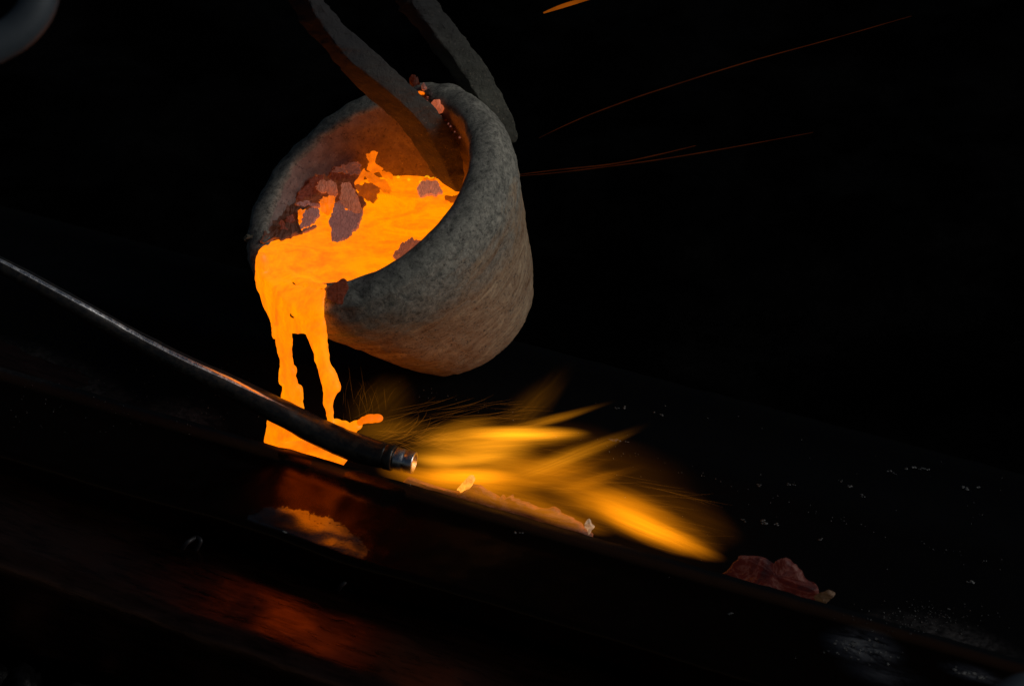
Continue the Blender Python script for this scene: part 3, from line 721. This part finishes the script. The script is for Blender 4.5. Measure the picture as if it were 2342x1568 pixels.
# ------------------------------------------------------------------ blow pipe
def tube(name, pts, radii, mat, parent=None, seg=20, sub=8, amp=.0003, caps=True, highlight=None):
    q = catmull([tuple(p) + (r,) for p, r in zip(pts, radii)], sub)
    bm = bmesh.new(); rows = []; up = Vector((0, 0, 1))
    for i, k in enumerate(q):
        c = Vector(k[:3]); a = Vector(q[max(0, i - 1)][:3]); b = Vector(q[min(len(q) - 1, i + 1)][:3]); t = (b - a).normalized()
        x = t.cross(up).normalized(); y = x.cross(t)
        row = []
        for j in range(seg):
            an = 2 * math.pi * j / seg; d = x * math.cos(an) + y * math.sin(an)
            row.append(bm.verts.new(c + d * (k[3] + (fbm(c + d * k[3], 150, 3) * amp if amp else 0))))
        rows.append(row)
    for a, b in zip(rows, rows[1:]):
        for j in range(seg): bm.faces.new((a[j], a[(j + 1) % seg], b[(j + 1) % seg], b[j]))
    if caps: bm.faces.new(rows[0]); bm.faces.new(list(reversed(rows[-1])))
    o = mesh_obj(name, bm, mat)
    if highlight is not None:
        at = o.data.attributes.new('highlight', 'FLOAT', 'POINT'); nr = len(q)
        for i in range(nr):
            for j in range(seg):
                an = (360 * j / seg - highlight[0] + 180) % 360 - 180
                at.data[i * seg + j].value = max(0, 1 - abs(an) / highlight[1]) * max(0, min(1, (.74 - i / nr) / .22))  # painted highlight fades out towards the nozzle
    if parent: adopt(o, parent)
    return o
pipe = empty('torch_pipe', TP(900, 1042, .014))
tag(pipe, 'black steel torch pipe slanting down from the left with a shiny nozzle', 'torch')
pp = [(-260, 490), (-130, 548), (0, 606), (170, 698), (300, 771), (430, 838), (540, 890), (640, 941), (720, 983), (790, 1014), (850, 1034), (886, 1043)]
nn_ = [-.035, -.03, -.025, -.018, -.010, -.004, .003, .008, .012, .014, .015, .015]
rr_ = [16, 17, 19, 21, 22, 24, 27, 30, 32, 33, 32, 29]
tube('pipe', [TP(u, v, n) for (u, v), n in zip(pp, nn_)], [r * S for r in rr_], M_TUBE, pipe, seg=64, highlight=(72, 22))
mc = NT('bright_steel'); mc.set(Base_Color=(.75, .74, .74, 1), Metallic=1.0, Roughness=mc.ramp(mc.noise(200, 4, .6), [(.3, .18), (.7, .42)])); mc.bump(mc.noise(300, 4, .6), .4, .0004)
na, nb, nc_ = TP(882, 1042, .015), TP(902, 1047, .0155), TP(948, 1058, .017)
def lathe(name, a, b, prof, mat, parent, seg=40):
    t = (b - a).normalized(); x = t.cross(Vector((0, 0, 1))).normalized(); y = x.cross(t); L_ = (b - a).length
    bm = bmesh.new(); rows = []
    for (f_, r_) in prof:
        rows.append([bm.verts.new(a + t * (f_ * L_) + (x * math.cos(2 * math.pi * j / seg) + y * math.sin(2 * math.pi * j / seg)) * r_ * S) for j in range(seg)])
    for p, q in zip(rows, rows[1:]):
        for j in range(seg): bm.faces.new((p[j], p[(j + 1) % seg], q[(j + 1) % seg], q[j]))
    o = mesh_obj(name, bm, mat); adopt(o, parent); return o
lathe('collar', na, nb, [(0, 20), (0, 29), (.1, 31), (.9, 31), (1, 29), (1, 10)], M_TUBE, pipe)
lathe('nozzle', nb, nc_, [(0, 10), (0, 24), (.08, 26), (.45, 26), (.5, 24), (.55, 24), (.6, 26), (.95, 26), (1, 25), (1, 20), (.3, 17), (.3, 2)], mc.m, pipe)

# ------------------------------------------------------------------ flames: glowing gas volumes
def tongue_mat(strength, color, g, bend, streak=.6, seed=0.0, warp=.16, power=1.4, tip=0.0):
    m = bpy.data.materials.new('flame_gas'); m.use_nodes = True; t = m.node_tree; t.nodes.clear()
    def n(typ, **kw):
        nd = t.nodes.new(typ)
        for k, v in kw.items():
            if k == 'i':
                for kk, vv in v.items():
                    if hasattr(vv, 'is_linked'): t.links.new(vv, nd.inputs[kk])
                    else: nd.inputs[kk].default_value = vv
            else: setattr(nd, k, v)
        return nd
    def mt(op, a, b=0., c=0.): return n('ShaderNodeMath', operation=op, i={0: a, 1: b, 2: c}).outputs[0]
    co = n('ShaderNodeTexCoord').outputs['Object']
    mp = n('ShaderNodeMapping', i={'Vector': co, 'Scale': (1.1, 1.0, 1.6), 'Location': (seed, seed * .7, 0)}).outputs[0]
    wn = n('ShaderNodeTexNoise', i={'Vector': mp, 'Scale': 1.5, 'Detail': 4.0, 'Roughness': .5}).outputs['Color']
    off = n('ShaderNodeVectorMath', operation='MULTIPLY_ADD', i={0: wn, 1: (warp * .6, warp * 2, warp * 2), 2: co}).outputs[0]
    off = n('ShaderNodeVectorMath', operation='SUBTRACT', i={0: off, 1: (warp * .3, warp, warp)}).outputs[0]
    s = n('ShaderNodeSeparateXYZ', i={0: off}); x, y, z = s.outputs
    z = mt('SUBTRACT', z, mt('MULTIPLY', mt('MULTIPLY', x, x), bend))
    gx = mt('MULTIPLY_ADD', x, -g, 1.0); rr = mt('DIVIDE', mt('ADD', mt('MULTIPLY', y, y), mt('MULTIPLY', z, z)), mt('MULTIPLY', gx, gx))
    d = mt('MAXIMUM', mt('SUBTRACT', 1.0, mt('ADD', mt('MULTIPLY', x, x), rr)), 0.0)
    d = mt('POWER', d, power)
    d = mt('MULTIPLY', d, mt('MINIMUM', mt('MAXIMUM', mt('MULTIPLY_ADD', x, -tip, 1.0 - tip * .05), 0.0), 1.3))
    sp = n('ShaderNodeMapping', i={'Vector': off, 'Scale': (.38, 3.5, 8.0), 'Location': (seed * 3, 0, seed)}).outputs[0]
    st = n('ShaderNodeTexNoise', i={'Vector': sp, 'Scale': 1.0, 'Detail': 5.0, 'Roughness': .6, 'Distortion': .3}).outputs['Fac']
    st = mt('MAXIMUM', mt('MULTIPLY_ADD', mt('SUBTRACT', st, .5), streak * 7, 1.0), .05)
    em = n('ShaderNodeEmission', i={'Color': tup(color), 'Strength': mt('MULTIPLY', mt('MULTIPLY', d, st), strength)})
    out = n('ShaderNodeOutputMaterial'); t.links.new(em.outputs[0], out.inputs['Volume'])
    m.cycles.homogeneous_volume = False
    return m
def tongue_mesh(g, bend):
    V = []; Fc = []; nx, ns = 20, 16
    for i in range(nx + 1):
        x = -1 + 2 * i / nx; x *= 1.0; r = math.sqrt(max(0, 1 - x * x)) * (1 - g * x) + .12
        for j in range(ns):
            a = 2 * math.pi * j / ns; V.append((x * 1.12, r * math.cos(a), r * math.sin(a) + bend * x * x))
    for i in range(nx):
        for j in range(ns):
            a = i * ns + j; b = i * ns + (j + 1) % ns; Fc.append((a, b, b + ns, a + ns))
    Fc.append(tuple(range(ns))); Fc.append(tuple(reversed(range(nx * ns, nx * ns + ns))))
    me = bpy.data.meshes.new('flame_tongue'); me.from_pydata(V, [], Fc)
    bm = bmesh.new(); bm.from_mesh(me); bmesh.ops.recalc_face_normals(bm, faces=bm.faces); bm.to_mesh(me); bm.free()
    return me
FC = (1.0, .335, .005)
def flame_at(parent, u, v, hl, hw, ang, inten, n=.030, g=.4, bend=0.0, color=None, streak=.6, thick=None, warp=.2, power=1.5, seed=None, tip=0.0):
    """centre, half length, half width in grid units; ang in degrees clockwise on the picture"""
    color = color or ((1.0, .335, .008) if v < 1060 else (1.0, .285, .003))
    a = R(ang); c = TP(u, v, n)
    p1 = TP(u + math.cos(a) * 50, v + math.sin(a) * 50, n)
    X = (p1 - c).normalized(); Y = N - X * N.dot(X); Y.normalize(); Z = X.cross(Y)
    if Z.z < 0: Z = -Z; Y = -Y
    k = (p1 - c).length / 50
    hlw, hww = hl * k, hw * S * 1.08
    thk = (thick * S) if thick else hww
    me = tongue_mesh(g, bend)
    mat = tongue_mat(inten / (thk * 1.0), color, g, bend, streak, seed if seed is not None else u * .013 + v * .007, warp, power, tip)
    me.materials.append(mat)
    o = bpy.data.objects.new('flame_tongue', me); col.objects.link(o)
    mw = Matrix((X * hlw, Y * thk, Z * hww)).transposed().to_4x4(); mw.translation = c
    o.matrix_world = mw
    o.parent = parent; o.matrix_parent_inverse = Matrix.Translation(-Vector(parent.location))
    return o
flame = empty('torch_flame', TP(950, 1055, .03))
tag(flame, 'forked orange torch flame blown right from the shiny nozzle over the mould', 'flame')
for a in [   # u, v, half length, half width, angle, brightness, n, taper, bend, tip fade
    (1150, 1002, 215, 30, -3, .42, .034, .1, -.10, 0),      # bright upper tongue
    (1195, 991, 165, 19, 0, .85, .034, .1, .1, .1),
    (995, 1052, 75, 24, 6, .30, .028, -.3, 0, 0),           # root at the nozzle
    (1080, 1045, 175, 66, 2, .33, .036, .05, 0, 0),         # body near the nozzle
    (1120, 1030, 120, 30, -5, .26, .034, .05, 0, 0),
    (1045, 984, 115, 28, -13, .15, .036, .0, 0, 0),         # hump
    (1060, 1052, 130, 17, -4, .30, .03, .1, .7, 0),         # curved bright streak
    (1280, 955, 150, 13, -15, .20, .036, .45, .5, .8),
    (1225, 920, 150, 46, -46, .03, .036, .45, 0, .9),
    (1320, 1038, 195, 26, -21, .26, .036, .5, .3, .8),      # diagonal tongue
    (1300, 1072, 120, 26, -14, .08, .036, .2, 0, .3),
    (1085, 1098, 190, 30, 4, .50, .028, .2, 0, .3),         # low band past the fin
    (1220, 1085, 200, 52, 2, .24, .038, .05, 0, 0),
    (1370, 1095, 130, 20, -16, .13, .036, .5, 0, .7),
    (1370, 1150, 150, 44, 16, .26, .036, .0, 0, 0),
    (1475, 1192, 205, 50, 21, .40, .030, .15, 0, .2),       # lower right tongue
    (1505, 1218, 175, 33, 23, .85, .028, .2, .1, .15),
    (1440, 1150, 140, 40, 22, .20, .036, .0, 0, 0),
    (1140, 1128, 240, 34, 15, .30, .008, .1, 0, 0),         # veil in front of the crust
    (1290, 1185, 130, 22, 17, .22, .006, .1, 0, 0),
    (1300, 1070, 330, 110, 14, .035, .040, .0, 0, 0),        # wide faint halo
    (970, 1092, 120, 30, 12, .30, .014, .1, 0, 0),
    (1078, 1086, 125, 22, 2, .55, .024, .1, 0, 0),
    (890, 985, 120, 36, -5, .07, .036, .2, 0, 0),
    (870, 930, 90, 70, -40, .022, .040, .1, 0, 0),
    (1560, 1180, 160, 60, 22, .035, .040, .1, 0, 0),
]:
    u, v, hl, hw, ang, it, nf, g, bd, tp = a
    flame_at(flame, u, v, hl, hw, ang, it, nf, g, bd, tip=tp, power=1.5 + tp * 1.0, warp=.2 + .12 * tp)

# ------------------------------------------------------------------ sparks
def streak_mesh(V, Fc, pts, radii, seg=4):
    base = len(V); n = len(pts)
    for i, (p, r_) in enumerate(zip(pts, radii)):
        a = pts[max(0, i - 1)]; b = pts[min(n - 1, i + 1)]; t = (b - a).normalized(); x = t.cross(BACK).normalized(); y = x.cross(t)
        for j in range(seg):
            an = 2 * math.pi * j / seg; V.append(tuple(p + (x * math.cos(an) + y * math.sin(an)) * r_))
    for i in range(n - 1):
        for j in range(seg):
            a = base + i * seg + j; b = base + i * seg + (j + 1) % seg; Fc.append((a, b, b + seg, a + seg))
def mat_spark(name, colr, st):
    m = bpy.data.materials.new(name); m.use_nodes = True; t = m.node_tree; t.nodes.clear()
    co = t.nodes.new('ShaderNodeTexCoord'); nz = t.nodes.new('ShaderNodeTexNoise'); nz.inputs['Scale'].default_value = 60; t.links.new(co.outputs['Object'], nz.inputs['Vector'])
    r = t.nodes.new('ShaderNodeValToRGB'); r.color_ramp.elements[0].position = .35; r.color_ramp.elements[1].position = .65
    r.color_ramp.elements[0].color = tup([x * .5 for x in colr]); r.color_ramp.elements[1].color = tup(colr); t.links.new(nz.outputs['Fac'], r.inputs[0])
    e = t.nodes.new('ShaderNodeEmission'); t.links.new(r.outputs[0], e.inputs[0]); e.inputs[1].default_value = st
    tr = t.nodes.new('ShaderNodeBsdfTransparent'); ad = t.nodes.new('ShaderNodeAddShader'); o_ = t.nodes.new('ShaderNodeOutputMaterial')
    t.links.new(e.outputs[0], ad.inputs[0]); t.links.new(tr.outputs[0], ad.inputs[1]); t.links.new(ad.outputs[0], o_.inputs['Surface'])
    return m
MS1 = mat_spark('spark_dim', (.018, .0035, .0006), .8); MS2 = mat_spark('spark_mid', (.14, .03, .001), 1.0)
for (pts, r0, mt_, lab) in [
    ([(1232, 316), (1290, 288), (1350, 262), (1430, 232), (1500, 208), (1700, 145), (1900, 90), (2085, 37)], 1.5, MS1, 'longest thin spark flying from beside the crucible to the upper right corner'),
    ([(1180, 400), (1270, 389), (1400, 375), (1500, 355), (1592, 333)], 1.5, MS1, 'short upper spark of the pair leaving the right side of the crucible'),
    ([(1184, 403), (1300, 392), (1500, 366), (1680, 336), (1860, 303)], 1.2, MS1, 'long lower spark of the pair leaving the right side of the crucible'),
    ([(1243, 30), (1270, 20), (1300, 10), (1360, -8), (1420, -25)], 5, MS2, 'thick orange spark at the top edge right of the tongs'),
]:
    q = catmull(pts, 8); V = []; Fc = []; n = len(q); d = -.06
    streak_mesh(V, Fc, [P(a[0], a[1], d) for a in q], [r0 * S * (.35 + .65 * math.sin(math.pi * min(1, max(.02, i / n)))) for i in range(n)])
    o = recentre(mesh_obj('spark', (V, [], Fc), mt_)); tag(o, lab, 'spark', 'sparks flying off to the right')
rs = random.Random(3)
V = []; Fc = []
def flow(u, v, du, dv, L_, n, rad, curl=.0):
    q = []; x, y = u, v; a = math.atan2(dv, du); K = 14
    for i in range(K):
        q.append(TP(x, y, n)); x += math.cos(a) * L_ / K; y += math.sin(a) * L_ / K; a += curl / K
    streak_mesh(V, Fc, q, [rad * S * math.sin(math.pi * (i + .4) / K) for i in range(K)], 3)
for i in range(90):      # streaming right above the flame
    t = rs.random(); u = 820 + 340 * t + rs.uniform(-30, 30); v = 985 - 20 * t + rs.uniform(-45, 60)
    flow(u, v, 1, -.32 + .35 * t + rs.uniform(-.12, .12), rs.uniform(50, 190), .04 + rs.uniform(-.012, .012), rs.uniform(.25, .5), rs.uniform(-.45, .15))
for i in range(118):     # right side over the tongues
    u = rs.uniform(960, 1500); v = 985 + (u - 960) * .33 + rs.uniform(-55, 90)
    flow(u, v, 1, .12 + rs.uniform(-.12, .14), rs.uniform(80, 240), .036 + rs.uniform(-.012, .012), rs.uniform(.25, .45), rs.uniform(-.15, .25))
for i in range(22):      # puff behind the small leg
    u = rs.uniform(780, 900); v = rs.uniform(880, 960)
    flow(u, v + 30, rs.uniform(-.3, .45), -1, rs.uniform(35, 100), .04 + rs.uniform(-.01, .01), rs.uniform(.2, .36), rs.uniform(-.9, .9))
for i in range(77):      # curly threads round the nozzle
    u = rs.uniform(850, 1010); v = rs.uniform(975, 1010) + (u - 850) * .12
    flow(u, v, 1, rs.uniform(-.5, .3), rs.uniform(30, 90), .03 + rs.uniform(-.01, .008), rs.uniform(.4, .8), rs.uniform(-1.4, 1.0))
o = mesh_obj('spark_streaks', (V, [], Fc), mat_spark('spark_thread', (.16, .050, .003), .36)); recentre(o)
o['kind'] = 'stuff'; tag(o, 'haze of hair fine orange spark threads drifting off the nozzle and flame', 'sparks')

V = []; Fc = []
rc = random.Random(11)
for i in range(520):
    s_ = rc.uniform(-.40, .35); n_ = rc.uniform(-.36, -.135); c = TR(s_, n_, -.098 + rc.uniform(-.006, .012)); r_ = rc.uniform(.004, .016) ** 1.0
    b = len(V); rings = 4; seg = 7; ax = Vector((rc.random(), rc.random(), rc.random()))
    sx_, sy_, sz_ = rc.uniform(.7, 1.4), rc.uniform(.6, 1.2), rc.uniform(.4, .9)
    for q in range(rings):
        ph = math.pi * (q + .5) / rings
        for j in range(seg):
            th = 2 * math.pi * j / seg; d = Vector((math.sin(ph) * math.cos(th), math.sin(ph) * math.sin(th), math.cos(ph)))
            k = 1 + .45 * noise.noise(d * 1.6 + ax * 40)
            V.append((c.x + d.x * r_ * k * sx_, c.y + d.y * r_ * k * sy_, c.z + d.z * r_ * k * sz_))
    for q in range(rings - 1):
        for j in range(seg): Fc.append((b + q * seg + j, b + q * seg + (j + 1) % seg, b + (q + 1) * seg + (j + 1) % seg, b + (q + 1) * seg + j))
    Fc.append(tuple(b + j for j in range(seg))[::-1]); Fc.append(tuple(b + (rings - 1) * seg + j for j in range(seg)))
mc_ = NT('coal'); f_ = mc_.noise(70, 6, .7)
mc_.set(Base_Color=mc_.ramp(f_, [(.4, (.003, .003, .003)), (.7, (.012, .012, .013))]), Roughness=.42, Specular_IOR_Level=mc_.ramp(mc_.noise(12, 5, .7), [(.48, .05), (.62, .7)])); mc_.bump(f_, .7, .002)
o = mesh_obj('coal_rubble', (V, [], Fc), mc_.m); recentre(o); o['kind'] = 'stuff'
tag(o, 'loose black coal rubble on the ground in front of the rusty plate', 'coal')

# ------------------------------------------------------------------ ash, specks, staples, out-of-focus bits
m = NT('pale_ash'); m.set(Base_Color=m.ramp(m.noise(300, 4, .7), [(.35, (.03, .033, .036)), (.65, (.17, .17, .165))]), Roughness=.9); m.bump(m.noise(500, 3, .6), .8, .001); M_ASH = m.m
V = []; Fc = []
def speck(u, v, r_, asp=1.6):
    h, nn = hit(BV_M, u, v)
    if h is None: return
    if nn.dot(EYE - h) < 0: nn = -nn
    x = (T - nn * T.dot(nn)).normalized(); y = nn.cross(x); b = len(V); k = 7
    for j in range(k):
        a = 2 * math.pi * j / k; q = rs.uniform(.6, 1.15)
        V.append(tuple(h + nn * .0004 + (x * math.cos(a) * asp + y * math.sin(a)) * r_ * S * q))
    V.append(tuple(h + nn * (.0008 + r_ * S * .35)))
    for j in range(k): Fc.append((b + j, b + (j + 1) % k, b + k))
for (u, v, r_) in [(2035, 1080, 5), (2048, 1084, 4), (2075, 1074, 4), (2090, 1070, 5), (2108, 1071, 5), (2120, 1075, 4), (2215, 1118, 6), (2205, 1116, 5), (2240, 1114, 4), (1735, 1110, 4), (1800, 1107, 4), (1815, 1107, 3), (1922, 1100, 3), (1942, 1114, 5), (1971, 1134, 4), (1748, 1198, 7), (1745, 1190, 4), (1773, 1198, 5), (1700, 1190, 4), (1878, 1232, 4), (1412, 935, 4), (1432, 932, 4), (1400, 1006, 8), (1415, 1008, 5), (1433, 1012, 3), (1500, 945, 3), (1515, 950, 3), (2228, 1332, 6), (2216, 1333, 4), (2360, 1240, 4), (1180, 1218, 4), (1190, 1220, 3), (655, 1218, 4), (1670, 1405, 4), (1300, 310, 1)]:
    for q in range(3): speck(u + rs.uniform(-6, 6), v + rs.uniform(-3, 3), r_ * rs.uniform(.3, .6), 2.0)
for i in range(160): speck(rs.gauss(2110, 75), rs.gauss(1410, 20) + 0, rs.uniform(.5, 1.5), 1.3)
for i in range(80):
    u = rs.uniform(900, 2300); speck(u, 879 + (u - 915) * .303 + rs.gauss(0, 9), rs.uniform(.5, 1.5), 1.2)
for i in range(70): speck(rs.uniform(1350, 2300), rs.uniform(900, 1350), rs.uniform(.4, 1.3), 1.4)
for i in range(160): speck(rs.uniform(0, 640), 845 + rs.uniform(-35, 0) + rs.random() * 150, rs.uniform(.5, 1.3), 1.2)
for i in range(40): speck(rs.gauss(1965, 38), rs.gauss(1478, 13), rs.uniform(.8, 2), 2.2)  # from here on, pale specks paint the bright glints on the shelf
for i in range(10): speck(rs.gauss(2035, 25), rs.gauss(1500, 16), rs.uniform(.7, 1.8), 2.2)
for i in range(14): t = rs.random(); speck(2180 + 100 * t + rs.gauss(0, 3), 1527 + 34 * t + rs.gauss(0, 3), rs.uniform(1.5, 4), 1.8)
o = mesh_obj('ash_specks', (V, [], Fc), M_ASH, smooth=False); recentre(o); o['kind'] = 'stuff'
tag(o, 'pale ash and grit scattered over the black mould, with specks painting glints', 'ash')

m = NT('dull_wire'); m.set(Base_Color=(.012, .012, .014, 1), Roughness=.45, Specular_IOR_Level=.3); M_WIRE = m.m
def staple(u, v, wd, ht, label):
    bvb = bvh_of(beam); h0, _ = hit(bvb, u, v + ht); z = h0.z if h0 is not None else ZB
    pts = [(u - wd, v + ht), (u - wd * .4, v), (u + wd * .5, v - ht * .6), (u + wd, v - ht * .2), (u + wd * .5, v + ht)]
    P3 = [TZ(a, b, z + .002 + (.004 if 0 < i < 4 else -.003)) for i, (a, b) in enumerate(pts)]
    o = tube('staple', P3, [.0013] * 5, M_WIRE, None, 10, 6, .0001); recentre(o)
    return tag(o, label, 'staple', 'bent staples on the plate')
staple(437, 1240, 22, 18, 'bent wire staple on the rusty plate at the left below the mould')
staple(792, 1335, 20, 16, 'bent wire staple in the red lit patch of the rusty plate')

m = NT('grey_hose'); m.set(Base_Color=m.ramp(m.noise(40, 3, .5), [(.3, (.03, .04, .05)), (.7, (.06, .075, .09))]), Roughness=.6); M_HOSE = m.m
o = tube('hose', [P(-1500, 500, .30), P(-700, 330, .30), P(-260, 210, .30), P(-120, 160, .30), P(-30, 112, .30), P(40, 72, .30), P(82, 20, .30), (P(98, -50, .30)), P(100, -160, .30), P(60, -500, .30), P(-100, -1100, .30)], [.0085] * 11, M_HOSE, None, 24, 8, 0)
recentre(o); tag(o, 'blurred grey bend of hose in the top left corner', 'hose')
o = tube('handle', [P(3300, 1900, .30), P(2900, 1760, .30), P(2560, 1640, .30), P(2460, 1600, .30), P(2370, 1580, .30), P(2318, 1590, .30), P(2250, 1640, .30), P(2200, 1720, .3), P(2120, 1950, .3), P(2080, 2300, .3)], [.0085] * 10, M_HOSE, None, 24, 8, 0)
recentre(o); tag(o, 'blurred bluish rounded handle poking into the bottom right corner', 'handle')
